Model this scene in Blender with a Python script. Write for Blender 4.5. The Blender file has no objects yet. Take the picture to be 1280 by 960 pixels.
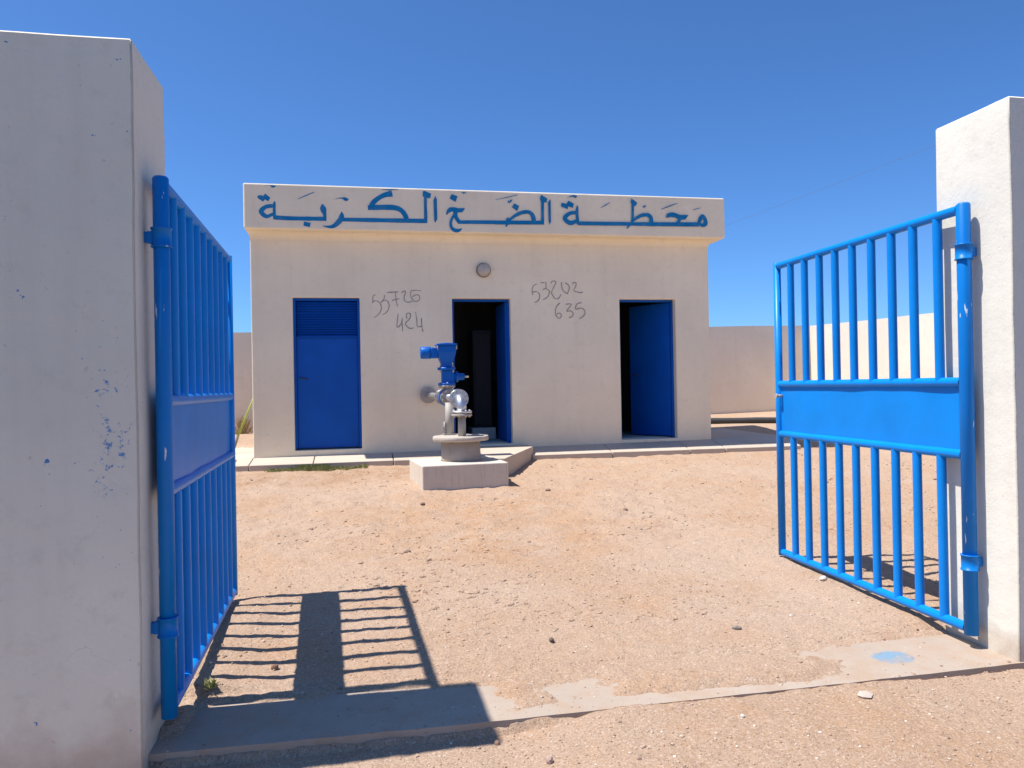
SUN_E=5.0; SKY_S=.127; EXPO=.5; SKY_ALT=0; SKY_AIR=.7; SKY_DUST=.6; SKY_OZ=10
SIGN=[
 ('P', [(-1.237, 4.211), (-1.178, 4.246), (-1.143, 4.265), (-1.089, 4.261), (-1.055, 4.237), (-1.09, 4.21), (-1.119, 4.214), (-1.134, 4.236), (-1.173, 4.241)]),
 ('P', [(-1.305, 4.086), (-1.292, 4.101), (-1.253, 4.103), (-1.229, 4.094), (-1.204, 4.128), (-1.136, 4.071), (-1.167, 4.021), (-1.205, 4.048), (-1.235, 4.015), (-1.303, 4.064)]),
 ('S', [(-1.078, 4.024, 0.012), (-1.086, 3.991, 0.035), (-1.088, 3.878, 0.039), (-1.087, 3.807, 0.046)]),
 ('S', [(-1.099, 3.962, 0.047), (-1.163, 3.956, 0.051), (-1.217, 3.934, 0.055), (-1.26, 3.882, 0.063), (-1.219, 3.829, 0.059), (-1.175, 3.817, 0.047), (-1.126, 3.841, 0.041), (-1.101, 3.857, 0.036)]),
 ('S', [(-1.102, 3.806, 0.063), (-1.067, 3.804, 0.059), (-0.89, 3.798, 0.056), (-0.642, 3.799, 0.057), (-0.399, 3.803, 0.057)]),
 ('S', [(-0.45, 4.007, 0.012), (-0.444, 3.957, 0.072), (-0.435, 3.916, 0.078), (-0.422, 3.865, 0.052), (-0.421, 3.808, 0.047)]),
 ('P', [(-0.697, 3.76), (-0.608, 3.741), (-0.624, 3.682), (-0.708, 3.703)]),
 ('S', [(-0.779, 4.063, 0.005), (-0.666, 4.116, 0.014), (-0.556, 4.166, 0.008)]),
 ('S', [(-0.191, 3.907, 0.008), (-0.191, 3.85, 0.062), (-0.208, 3.798, 0.071), (-0.265, 3.734, 0.064), (-0.326, 3.696, 0.047), (-0.396, 3.695, 0.026), (-0.447, 3.704, 0.008)]),
 ('P', [(-0.294, 4.07), (-0.223, 4.1), (-0.141, 4.109), (-0.091, 4.084), (-0.112, 4.055), (-0.152, 4.059), (-0.177, 4.084), (-0.223, 4.088)]),
 ('S', [(-0.182, 3.798, 0.052), (0.227, 3.8, 0.058), (0.831, 3.804, 0.061), (0.979, 3.805, 0.057)]),
 ('S', [(0.505, 4.181, 0.09), (0.398, 4.154, 0.067), (0.315, 4.109, 0.061), (0.241, 4.044, 0.067), (0.197, 3.962, 0.065)]),
 ('S', [(0.166, 3.972, 0.069), (0.271, 3.977, 0.071), (0.395, 3.983, 0.074), (0.53, 3.982, 0.072), (0.613, 3.955, 0.07), (0.665, 3.903, 0.068), (0.695, 3.841, 0.066), (0.699, 3.799, 0.063)]),
 ('S', [(0.358, 4.228, 0.006), (0.472, 4.233, 0.015), (0.597, 4.237, 0.006)]),
 ('S', [(0.817, 3.803, 0.055), (0.988, 3.805, 0.055)]),
 ('S', [(0.969, 4.163, 0.045), (0.967, 4.046, 0.042), (0.968, 3.908, 0.045), (0.966, 3.778, 0.045)]),
 ('P', [(0.951, 4.234), (1.051, 4.192), (1.034, 4.127), (0.981, 4.133), (0.928, 4.151), (0.935, 4.215)]),
 ('P', [(1.111, 4.167), (1.131, 4.114), (1.132, 3.838), (1.1, 3.781), (1.087, 3.815), (1.081, 4.102)]),
 ('P', [(1.344, 4.198), (1.427, 4.166), (1.394, 4.085), (1.311, 4.136)]),
 ('P', [(1.479, 4.23), (1.555, 4.229), (1.511, 4.203)]),
 ('P', [(1.253, 3.91), (1.271, 3.969), (1.309, 4.007), (1.373, 4.012), (1.437, 3.997), (1.532, 4.003), (1.49, 3.941), (1.425, 3.936), (1.388, 3.945), (1.34, 3.952), (1.297, 3.927), (1.269, 3.9)]),
 ('S', [(1.388, 3.956, 0.064), (1.398, 3.876, 0.051), (1.434, 3.813, 0.059), (1.466, 3.801, 0.051)]),
 ('S', [(1.423, 3.8, 0.051), (1.977, 3.81, 0.054)]),
 ('S', [(1.388, 3.919, 0.043), (1.338, 3.843, 0.037), (1.321, 3.778, 0.037), (1.336, 3.714, 0.045), (1.389, 3.678, 0.053), (1.442, 3.685, 0.041), (1.481, 3.709, 0.009)]),
 ('S', [(1.962, 3.807, 0.054), (2.687, 3.822, 0.057)]),
 ('S', [(2.119, 3.751, 0.02), (2.149, 3.798, 0.033)]),
 ('S', [(2.128, 3.819, 0.043), (2.184, 3.858, 0.035), (2.273, 3.92, 0.049), (2.363, 3.96, 0.054), (2.452, 3.97, 0.057), (2.507, 3.937, 0.063), (2.531, 3.872, 0.066), (2.532, 3.807, 0.063)]),
 ('S', [(2.123, 3.849, 0.017), (2.16, 3.878, 0.022)]),
 ('P', [(2.249, 4.091), (2.322, 4.052), (2.288, 3.98), (2.214, 4.032)]),
 ('S', [(1.974, 4.134, 0.004), (2.134, 4.171, 0.011), (2.301, 4.216, 0.009)]),
 ('S', [(2.16, 4.091, 0.009), (2.161, 4.123, 0.015), (2.182, 4.097, 0.013), (2.194, 4.135, 0.015), (2.205, 4.114, 0.011), (2.217, 4.152, 0.009)]),
 ('S', [(2.67, 4.149, 0.044), (2.667, 3.985, 0.044), (2.664, 3.794, 0.046)]),
 ('P', [(2.653, 4.227), (2.744, 4.173), (2.724, 4.112), (2.684, 4.122), (2.634, 4.143), (2.635, 4.186)]),
 ('P', [(2.792, 4.169), (2.792, 3.835), (2.765, 3.792), (2.755, 3.845), (2.752, 4.119)]),
 ('P', [(2.947, 4.084), (2.961, 4.122), (3.029, 4.102), (3.059, 4.153), (3.143, 4.111), (3.125, 4.048), (3.057, 4.07), (3.045, 4.026), (2.947, 4.062)]),
 ('P', [(3.025, 4.19), (3.1, 4.226), (3.146, 4.24), (3.197, 4.223), (3.173, 4.193), (3.122, 4.213), (3.077, 4.205)]),
 ('S', [(3.197, 4.087, 0.009), (3.19, 4.03, 0.042), (3.188, 3.941, 0.044), (3.196, 3.853, 0.05), (3.2, 3.809, 0.044)]),
 ('S', [(3.175, 3.98, 0.051), (3.095, 3.972, 0.055), (3.032, 3.937, 0.059), (3.0, 3.887, 0.064), (3.053, 3.836, 0.068), (3.109, 3.827, 0.06), (3.161, 3.852, 0.05), (3.179, 3.864, 0.033)]),
 ('S', [(3.195, 3.822, 0.055), (3.961, 3.832, 0.056), (4.292, 3.837, 0.056)]),
 ('S', [(3.557, 4.06, 0.006), (3.627, 4.103, 0.013), (3.698, 4.144, 0.007)]),
 ('S', [(4.051, 4.133, 0.039), (4.049, 4.004, 0.039), (4.044, 3.892, 0.043), (4.025, 3.825, 0.05)]),
 ('P', [(4.033, 4.217), (4.122, 4.152), (4.096, 4.101), (4.049, 4.111), (4.02, 4.155)]),
 ('S', [(3.953, 3.765, 0.018), (3.993, 3.813, 0.031)]),
 ('S', [(4.056, 3.881, 0.028), (4.116, 3.928, 0.043), (4.187, 3.963, 0.052), (4.271, 3.976, 0.054), (4.324, 3.95, 0.059), (4.34, 3.899, 0.061), (4.337, 3.843, 0.061)]),
 ('S', [(4.213, 4.074, 0.009), (4.22, 4.104, 0.013), (4.237, 4.082, 0.011), (4.244, 4.116, 0.013), (4.259, 4.094, 0.009)]),
 ('S', [(4.268, 3.835, 0.059), (5.099, 3.85, 0.066)]),
 ('P', [(4.575, 3.956), (4.593, 3.996), (4.642, 4.02), (4.702, 4.022), (4.798, 3.988), (4.938, 3.991), (4.888, 3.922), (4.821, 3.911), (4.784, 3.863), (4.735, 3.864), (4.767, 3.921), (4.713, 3.948), (4.641, 3.952), (4.58, 3.934)]),
 ('S', [(5.166, 4.005, 0.011), (5.144, 3.959, 0.057), (5.116, 3.907, 0.057), (5.118, 3.856, 0.046), (5.166, 3.84, 0.055), (5.21, 3.864, 0.066), (5.208, 3.921, 0.059), (5.181, 3.971, 0.057), (5.166, 4.005, 0.011)]),
 ('S', [(4.499, 4.064, 0.008), (4.632, 4.116, 0.016), (4.768, 4.165, 0.008)]),
 ('S', [(5.006, 4.067, 0.007), (5.073, 4.088, 0.011), (5.141, 4.104, 0.006)]),
]
TALLY_A=[
 ('S', [(0.254, 2.787, 0.013), (0.221, 2.766, 0.013), (0.215, 2.666, 0.013)]),
 ('S', [(0.215, 2.679, 0.013), (0.248, 2.702, 0.013), (0.297, 2.688, 0.013), (0.333, 2.633, 0.013), (0.328, 2.567, 0.013), (0.294, 2.508, 0.013), (0.236, 2.462, 0.013)]),
 ('S', [(0.381, 2.784, 0.013), (0.376, 2.734, 0.013), (0.33, 2.675, 0.013), (0.372, 2.709, 0.013), (0.421, 2.701, 0.013), (0.445, 2.642, 0.013), (0.431, 2.575, 0.013), (0.393, 2.525, 0.013), (0.352, 2.508, 0.013)]),
 ('S', [(0.419, 2.819, 0.013), (0.489, 2.826, 0.013), (0.58, 2.831, 0.013)]),
 ('S', [(0.539, 2.822, 0.013), (0.545, 2.718, 0.013), (0.564, 2.626, 0.013)]),
 ('S', [(0.487, 2.709, 0.013), (0.591, 2.733, 0.013)]),
 ('S', [(0.626, 2.815, 0.013), (0.664, 2.848, 0.013), (0.68, 2.823, 0.013), (0.662, 2.769, 0.013), (0.662, 2.718, 0.013), (0.686, 2.689, 0.013), (0.736, 2.685, 0.013), (0.778, 2.702, 0.013)]),
 ('S', [(0.906, 2.85, 0.013), (0.772, 2.849, 0.013), (0.754, 2.786, 0.013), (0.778, 2.727, 0.013), (0.82, 2.694, 0.013), (0.87, 2.711, 0.013), (0.884, 2.761, 0.013), (0.855, 2.791, 0.013), (0.813, 2.784, 0.013), (0.783, 2.761, 0.013)]),
 ('S', [(0.571, 2.517, 0.013), (0.551, 2.349, 0.013), (0.572, 2.328, 0.013), (0.614, 2.383, 0.013), (0.628, 2.458, 0.013)]),
 ('S', [(0.628, 2.458, 0.013), (0.626, 2.366, 0.013), (0.633, 2.265, 0.013)]),
 ('S', [(0.694, 2.45, 0.013), (0.687, 2.492, 0.013), (0.704, 2.525, 0.013), (0.741, 2.517, 0.013), (0.745, 2.475, 0.013), (0.723, 2.433, 0.013), (0.672, 2.378, 0.013), (0.696, 2.332, 0.013), (0.738, 2.305, 0.013), (0.796, 2.315, 0.013)]),
 ('S', [(0.821, 2.546, 0.013), (0.836, 2.416, 0.013), (0.843, 2.332, 0.013), (0.901, 2.336, 0.013)]),
 ('S', [(0.903, 2.454, 0.013), (0.907, 2.348, 0.013), (0.921, 2.26, 0.013)]),
]
TALLY_B=[
 ('S', [(2.632, 2.963, 0.014), (2.574, 2.936, 0.014), (2.55, 2.871, 0.014), (2.558, 2.793, 0.014)]),
 ('S', [(2.558, 2.836, 0.014), (2.612, 2.85, 0.014), (2.66, 2.811, 0.014), (2.659, 2.75, 0.014), (2.627, 2.706, 0.014), (2.582, 2.685, 0.014)]),
 ('S', [(2.681, 2.981, 0.014), (2.74, 2.981, 0.014)]),
 ('S', [(2.762, 2.994, 0.014), (2.763, 2.898, 0.014)]),
 ('S', [(2.715, 2.876, 0.014), (2.756, 2.894, 0.014), (2.8, 2.873, 0.014), (2.813, 2.838, 0.014), (2.78, 2.768, 0.014), (2.708, 2.726, 0.014)]),
 ('S', [(2.838, 2.973, 0.014), (2.866, 3.008, 0.014), (2.91, 3.0, 0.014), (2.905, 2.961, 0.014), (2.849, 2.847, 0.014), (2.862, 2.794, 0.014), (2.897, 2.747, 0.014), (2.951, 2.747, 0.014), (2.992, 2.808, 0.014)]),
 ('S', [(3.01, 2.996, 0.014), (3.0, 2.953, 0.014), (3.016, 2.883, 0.014), (3.043, 2.848, 0.014), (3.088, 2.818, 0.014)]),
 ('S', [(3.059, 2.984, 0.014), (3.099, 2.958, 0.014), (3.121, 2.927, 0.014), (3.116, 2.883, 0.014), (3.088, 2.818, 0.014)]),
 ('S', [(3.172, 2.958, 0.014), (3.186, 2.985, 0.014), (3.227, 2.981, 0.014), (3.221, 2.928, 0.014), (3.188, 2.875, 0.014), (3.233, 2.849, 0.014), (3.288, 2.836, 0.014), (3.334, 2.845, 0.014)]),
 ('S', [(2.972, 2.681, 0.014), (2.921, 2.629, 0.014), (2.902, 2.568, 0.014), (2.905, 2.498, 0.014), (2.945, 2.454, 0.014), (2.981, 2.467, 0.014), (2.987, 2.511, 0.014), (2.956, 2.529, 0.014), (2.919, 2.511, 0.014)]),
 ('S', [(3.066, 2.66, 0.014), (3.148, 2.66, 0.014), (3.074, 2.559, 0.014), (3.128, 2.564, 0.014), (3.173, 2.529, 0.014), (3.158, 2.48, 0.014), (3.112, 2.459, 0.014)]),
 ('S', [(3.308, 2.687, 0.014), (3.239, 2.665, 0.014), (3.215, 2.621, 0.014), (3.219, 2.586, 0.014), (3.283, 2.603, 0.014), (3.329, 2.595, 0.014), (3.36, 2.542, 0.014), (3.336, 2.485, 0.014), (3.271, 2.445, 0.014)]),
]
import bpy, bmesh, math, random
from mathutils import Vector, Matrix, noise
random.seed(7)
R = math.radians
scene = bpy.context.scene
col = scene.collection

# ------------------------------------------------------------------ helpers
class MB:
    """collects verts / faces, then links them as ONE mesh object"""
    def __init__(self): self.v=[]; self.f=[]; self.s=[]
    def add(self, vs, fs, smooth=False):
        o=len(self.v); self.v+= [tuple(p) for p in vs]
        for f in fs: self.f.append(tuple(i+o for i in f)); self.s.append(smooth)
    def box(self, a, b, M=None):
        (x0,y0,z0),(x1,y1,z1)=a,b
        vs=[Vector(p) for p in ((x0,y0,z0),(x1,y0,z0),(x1,y1,z0),(x0,y1,z0),(x0,y0,z1),(x1,y0,z1),(x1,y1,z1),(x0,y1,z1))]
        if M: vs=[M@p for p in vs]
        self.add(vs,[(0,3,2,1),(4,5,6,7),(0,1,5,4),(1,2,6,5),(2,3,7,6),(3,0,4,7)])
    def prism(self, pts, z0, z1):
        """plan polygon (ccw) from z0 to z1; each of z0, z1 a number or a function of x, y"""
        n=len(pts); f0=z0 if callable(z0) else (lambda x,y:z0); f1=z1 if callable(z1) else (lambda x,y:z1)
        vs=[(x,y,f0(x,y)) for x,y in pts]+[(x,y,f1(x,y)) for x,y in pts]
        fs=[tuple(range(n-1,-1,-1)),tuple(range(n,2*n))]+[(i,(i+1)%n,n+(i+1)%n,n+i) for i in range(n)]
        self.add(vs,fs)
    def tube(self, pts, r, n=20, caps=True):
        pts=[Vector(p) for p in pts]; rs=r if isinstance(r,(list,tuple)) else [r]*len(pts)
        o=len(self.v); up=None
        for i,p in enumerate(pts):
            t=((pts[min(i+1,len(pts)-1)]-p).normalized()+(p-pts[max(i-1,0)]).normalized()).normalized()
            if up is None:
                up=Vector((0,0,1)) if abs(t.z)<.9 else Vector((1,0,0))
            a=(up-t*up.dot(t)).normalized(); b=t.cross(a); up=a
            for k in range(n):
                q=2*math.pi*k/n; self.v.append(tuple(p+(a*math.cos(q)+b*math.sin(q))*rs[i]))
        for i in range(len(pts)-1):
            for k in range(n):
                self.f.append((o+i*n+k,o+i*n+(k+1)%n,o+(i+1)*n+(k+1)%n,o+(i+1)*n+k)); self.s.append(True)
        if caps:
            self.f.append(tuple(o+k for k in range(n-1,-1,-1))); self.s.append(False)
            e=o+(len(pts)-1)*n; self.f.append(tuple(e+k for k in range(n))); self.s.append(False)
    def build(self, name, m, parent=None, bevel=0, seg=2):
        me=bpy.data.meshes.new(name); me.from_pydata(self.v,[],self.f)
        me.polygons.foreach_set('use_smooth',self.s); me.materials.append(m); me.update()
        o=bpy.data.objects.new(name,me); col.objects.link(o)
        if parent: o.parent=parent
        if bevel:
            b=o.modifiers.new('bevel','BEVEL'); b.width=bevel; b.segments=seg; b.limit_method='ANGLE'; b.angle_limit=R(35)
        return o
def tag(o,label=None,cat=None,group=None,kind=None):
    if label: o['label']=label
    if cat: o['category']=cat
    if group: o['group']=group
    if kind: o['kind']=kind
    return o
def empty(name,loc,rz,label,cat,group=None):
    o=bpy.data.objects.new(name,None); o.empty_display_size=.2; col.objects.link(o)
    o.location=loc; o.rotation_euler=(0,0,rz); return tag(o,label,cat,group)
def one(*prims):
    m=MB()
    for k,a in prims: getattr(m,k)(*a)
    return m

# ------------------------------------------------------------------ materials
def newmat(name):
    m=bpy.data.materials.new(name); m.use_nodes=True; nt=m.node_tree
    return m,nt,nt.nodes['Principled BSDF']
class N:
    def __init__(s,nt): s.nt=nt
    def nd(s,t,**k):
        n=s.nt.nodes.new(t)
        for a,b in k.items(): setattr(n,a,b)
        return n
    def link(s,a,b): s.nt.links.new(a,b)
    def coord(s,kind='Object'): return s.nd('ShaderNodeTexCoord').outputs[kind]
    def noise(s,vec,scale,detail=4,rough=.55,dist=0):
        n=s.nd('ShaderNodeTexNoise'); n.inputs['Scale'].default_value=scale; n.inputs['Detail'].default_value=detail
        n.inputs['Roughness'].default_value=rough; n.inputs['Distortion'].default_value=dist; s.link(vec,n.inputs['Vector']); return n.outputs['Fac']
    def ramp(s,fac,a,b,ca=(0,0,0,1),cb=(1,1,1,1)):
        r=s.nd('ShaderNodeValToRGB'); r.color_ramp.elements[0].position=a; r.color_ramp.elements[1].position=b
        r.color_ramp.elements[0].color=ca; r.color_ramp.elements[1].color=cb; s.link(fac,r.inputs[0]); return r.outputs[0]
    def mix(s,fac,a,b,mode='MIX'):
        n=s.nd('ShaderNodeMix',data_type='RGBA',blend_type=mode)
        if isinstance(fac,(int,float)): n.inputs[0].default_value=fac
        else: s.link(fac,n.inputs[0])
        for i,x in ((6,a),(7,b)):
            if isinstance(x,tuple): n.inputs[i].default_value=(*x[:3],1)
            else: s.link(x,n.inputs[i])
        return n.outputs[2]
    def math(s,op,a,b=None,clamp=False):
        n=s.nd('ShaderNodeMath',operation=op,use_clamp=clamp)
        for i,x in enumerate((a,b)):
            if x is None: continue
            if isinstance(x,(int,float)): n.inputs[i].default_value=x
            else: s.link(x,n.inputs[i])
        return n.outputs[0]
    def sep(s,v):
        n=s.nd('ShaderNodeSeparateXYZ'); s.link(v,n.inputs[0]); return n.outputs
    def bump(s,h,strength,dist,bsdf,prev=None):
        n=s.nd('ShaderNodeBump'); n.inputs['Strength'].default_value=strength; n.inputs['Distance'].default_value=dist
        s.link(h,n.inputs['Height'])
        if prev: s.link(prev,n.inputs['Normal'])
        s.link(n.outputs[0],bsdf.inputs['Normal']); return n.outputs[0]
    def between(s,x,a,b,soft):
        u=s.nd('ShaderNodeMapRange',interpolation_type='SMOOTHSTEP'); u.inputs[1].default_value=a-soft; u.inputs[2].default_value=a+soft; s.link(x,u.inputs[0])
        w=s.nd('ShaderNodeMapRange',interpolation_type='SMOOTHSTEP'); w.inputs[1].default_value=b-soft; w.inputs[2].default_value=b+soft; s.link(x,w.inputs[0])
        return s.math('SUBTRACT',u.outputs[0],w.outputs[0],True)

def plaster(name,c=(.62,.55,.49),dabs=None,dirt=.0,drips=False,cracks=1):
    m,nt,b=newmat(name); n=N(nt); P=n.coord('Object')
    c1=n.mix(n.ramp(n.noise(P,.9,5),.35,.7),tuple(x*.93 for x in c),tuple(min(1,x*1.05) for x in c))
    c1=n.mix(n.ramp(n.noise(P,9,6,.7),.55,.8),c1,tuple(x*.86 for x in c))
    z=n.sep(P)[2]
    if dirt:
        lo=n.math('SUBTRACT',n.math('ADD',n.math('MULTIPLY',n.noise(P,5,5),.55),-.05),z)
        c1=n.mix(n.math('MULTIPLY',n.ramp(lo,-.05,.25),dirt),c1,(.40,.28,.19))
        sp=n.noise(P,26,3,.6); c1=n.mix(n.math('MULTIPLY',n.ramp(sp,.70,.74),.35),c1,(.36,.30,.25))
    # hairline cracks and shallow trowel patches
    cr=n.nd('ShaderNodeTexVoronoi',feature='DISTANCE_TO_EDGE'); cr.inputs['Scale'].default_value=1.1
    w=n.nd('ShaderNodeVectorMath',operation='ADD'); n.link(P,w.inputs[0]); nn=n.nd('ShaderNodeTexNoise'); nn.inputs['Scale'].default_value=3.0; nn.inputs['Detail'].default_value=6; n.link(P,nn.inputs['Vector'])
    sc=n.nd('ShaderNodeVectorMath',operation='SCALE'); sc.inputs['Scale'].default_value=.7; n.link(nn.outputs['Color'],sc.inputs[0]); n.link(sc.outputs[0],w.inputs[1]); n.link(w.outputs[0],cr.inputs['Vector'])
    ck=n.math('MULTIPLY',n.ramp(cr.outputs['Distance'],.0,.0035,(1,1,1,1),(0,0,0,1)),n.ramp(n.noise(P,1.7,3),.55,.66))
    c1=n.mix(n.math('MULTIPLY',ck,.22*cracks),c1,(.26,.22,.19))
    mp=n.nd('ShaderNodeMapping'); mp.inputs['Scale'].default_value=(7,7,.35); n.link(P,mp.inputs[0])
    c1=n.mix(n.math('MULTIPLY',n.ramp(n.noise(mp.outputs[0],1,5,.6),.50,.75),.10*cracks),c1,(.40,.33,.27))
    if dabs:
        x=n.sep(P)[0]; cl=n.noise(P,5.5,3)
        zone=n.math('MULTIPLY',n.between(x,*dabs[0]),n.between(z,*dabs[1]))
        k=n.math('ADD',n.noise(P,34,5,.75),n.math('MULTIPLY',zone,n.math('MULTIPLY',n.ramp(cl,.44,.62),.16)))
        c1=n.mix(n.math('MULTIPLY',n.ramp(k,.70,.735),.85),c1,(.05,.20,.45))
        k=n.math('ADD',n.noise(P,21,3,.6),n.math('MULTIPLY',n.between(z,.5,2.0,.3),.02))
        c1=n.mix(n.math('MULTIPLY',n.ramp(k,.735,.755),.9),c1,(.03,.17,.44))
        zone2=n.math('MULTIPLY',n.between(x,*dabs[0]),n.between(z,.2,.62,.12))
        k2=n.math('ADD',n.noise(P,11,6,.7),n.math('MULTIPLY',zone2,.13))
        c1=n.mix(n.math('MULTIPLY',n.ramp(k2,.70,.72),.8),c1,(.80,.72,.63))
    if drips:
        mp=n.nd('ShaderNodeMapping'); mp.inputs['Scale'].default_value=(55,55,2.2); n.link(P,mp.inputs[0])
        d=n.noise(mp.outputs[0],1,3); c1=n.mix(n.math('MULTIPLY',n.math('MULTIPLY',n.ramp(d,.50,.72),n.ramp(n.noise(P,3,3),.4,.65)),.5),c1,(.25,.21,.17))
    n.link(c1,b.inputs['Base Color']); b.inputs['Roughness'].default_value=.92; b.inputs['Specular IOR Level'].default_value=.2
    pv=n.bump(n.noise(P,7,3),.25,.02,b); n.bump(n.noise(P,90,3,.7),.35,.004,b,pv)
    return m
def paint(name,c,rough=.38,chips=0,dusty=0.25):
    m,nt,b=newmat(name); n=N(nt); P=n.coord('Object')
    c1=n.mix(n.ramp(n.noise(P,3,4),.3,.75),tuple(x*.9 for x in c),tuple(min(1,x*1.08) for x in c))
    c1=n.mix(n.math('MULTIPLY',n.ramp(n.noise(P,2.2,6,.7),.5,.8),dusty),c1,(.30,.33,.38))
    c1=n.mix(n.math('MULTIPLY',n.ramp(n.noise(P,5,6,.7),.56,.72),.12),c1,tuple(min(1,x*1.5+.012) for x in c))
    c1=n.mix(n.math('MULTIPLY',n.ramp(n.noise(P,48,3,.6),.74,.76),.6 if chips else .0),c1,(.10,.045,.02))
    if chips:
        mp=n.nd('ShaderNodeMapping'); mp.inputs['Scale'].default_value=(38,38,7); n.link(P,mp.inputs[0])
        c1=n.mix(n.ramp(n.noise(mp.outputs[0],1,5,.6),.74-chips,.75-chips),c1,(.62,.66,.70))
    n.link(c1,b.inputs['Base Color']); b.inputs['Roughness'].default_value=rough; b.inputs['Specular IOR Level'].default_value=.22
    n.bump(n.noise(P,22,3),.15,.004,b)
    return m
def simple(name,c,rough=.6,metal=0,var=.2,scale=12,bump=.2):
    m,nt,b=newmat(name); n=N(nt); P=n.coord('Object')
    c1=n.mix(n.noise(P,scale,5,.6),tuple(x*(1-var) for x in c),tuple(min(1,x*(1+var)) for x in c))
    n.link(c1,b.inputs['Base Color']); b.inputs['Roughness'].default_value=rough; b.inputs['Metallic'].default_value=metal
    if bump: n.bump(n.noise(P,scale*4,4,.65),bump,.004,b)
    return m

BLUE=(.0015,.215,.66)
M_wall=plaster('facade_plaster',(.87,.765,.57))
M_fence=plaster('boundary_plaster',(.76,.68,.57))
M_pill=plaster('pillar_plaster',(.74,.70,.60),dirt=.75)
M_pillfleck=plaster('flecked_pillar_plaster',(.71,.665,.55),dabs=((-1.02,-.855,.06),(.95,1.6,.25)),dirt=.6)
M_conc=plaster('plinth_concrete',(.62,.545,.455),drips=True)
M_ring=plaster('ring_concrete',(.47,.415,.355),drips=True,dirt=.5)
M_slab=plaster('paving_concrete',(.52,.435,.35))
M_thr=None
M_gate=paint('gate_blue',BLUE,.36,chips=.0,dusty=.012)
M_post=paint('worn_gate_blue',(.0012,.175,.56),.4,chips=.075,dusty=.02)
M_door=paint('door_blue',(.0005,.088,.42),.55,dusty=.0)
M_sign=paint('sign_blue',(.001,.185,.42),.7,dusty=.0)
_m=M_sign.node_tree; _n=N(_m); _b=_m.nodes['Principled BSDF']; _P=_n.coord('Object'); _o=_b.inputs['Base Color'].links[0].from_socket
_n.link(_n.mix(_n.math('MULTIPLY',_n.ramp(_n.noise(_P,7,6,.75),.48,.70),.38),_o,(.14,.31,.44)),_b.inputs['Base Color'])
M_pump=paint('pump_blue',(.0012,.115,.47),.4,dusty=.02)
M_pencil=simple('charcoal_mark',(.34,.295,.255),.95,0,.5,26,0)
M_galv=simple('galvanised_steel',(.55,.56,.57),.38,.85,.2,18,.1)
M_grey=simple('grey_metal_paint',(.37,.345,.31),.6,0,.15,14,.1)
M_dark=simple('dark_rubber_pipe',(.035,.033,.032),.55,0,.2,8,.1)
M_tip=simple('brass',(.75,.66,.45),.35,.6,.1,20,0)
M_lamp=simple('lamp_glass',(.46,.42,.36),.3,0,.08,9,0)
M_lampr=simple('lamp_rim',(.23,.21,.18),.5,0,.1,9,0)
M_int_shade=simple('interior_painted_shade',(.045,.042,.038),.95,0,.1,4,0)  # near-black base colour stands in for the darkness of the rooms
M_cab=simple('cabinet_navy',(.002,.003,.009),.7,0,.1,5,0)
M_pale=simple('pale_block',(.42,.44,.42),.8,0,.1,9,.1)
M_grass=simple('weed_green',(.27,.28,.10),.8,0,.5,30,0)
M_dry=simple('dry_straw',(.42,.31,.16),.9,0,.3,20,0)
M_stick=simple('yellow_green_reed',(.24,.30,.045),.6,0,.2,6,0)
M_butt=simple('grey_reed_butt',(.14,.12,.10),.8,0,.2,9,0)
M_cable=simple('cable_grey',(.12,.14,.2),.8,0,.1,9,0)

def sand():
    m,nt,b=newmat('sandy_soil'); n=N(nt); P=n.coord('Object')
    c=n.mix(n.ramp(n.noise(P,.55,5,.6,.4),.38,.66),(.435,.295,.200),(.465,.340,.250))
    c=n.mix(n.math('MULTIPLY',n.ramp(n.noise(P,1.6,6,.65),.50,.70),.65),c,(.43,.255,.145))
    xyz=n.sep(P)
    # reddish dug-over soil in the middle of the yard and by the apron
    zone=n.math('MULTIPLY',n.between(xyz[1],5.6,8.2,.7),n.between(xyz[0],.3,2.1,.6))
    c=n.mix(n.math('MULTIPLY',n.math('MULTIPLY',zone,n.ramp(n.noise(P,2.5,5,.7),.40,.58)),.8),c,(.43,.245,.13))
    zone=n.math('MULTIPLY',n.between(xyz[1],9.3,10.4,.2),n.between(xyz[0],-2.4,.9,.4))
    c=n.mix(n.math('MULTIPLY',n.math('MULTIPLY',zone,n.ramp(n.noise(P,3.5,5,.7),.4,.6)),.6),c,(.34,.19,.10))
    # grains
    g=n.noise(P,95,4,.75); c=n.mix(n.math('MULTIPLY',n.ramp(g,.52,.62),.75),c,(.25,.16,.105))
    g2=n.noise(P,70,4,.75); c=n.mix(n.math('MULTIPLY',n.ramp(g2,.54,.64),.75),c,(.60,.48,.38))
    g3=n.noise(P,16,5,.7); c=n.mix(n.math('MULTIPLY',n.ramp(g3,.58,.72),.4),c,(.27,.17,.11))
    n.link(c,b.inputs['Base Color']); b.inputs['Roughness'].default_value=.97; b.inputs['Specular IOR Level'].default_value=.1
    p=n.bump(n.noise(P,11,5,.65),.6,.035,b); n.bump(n.noise(P,75,5,.75),.8,.012,b,p)
    return m
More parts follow.
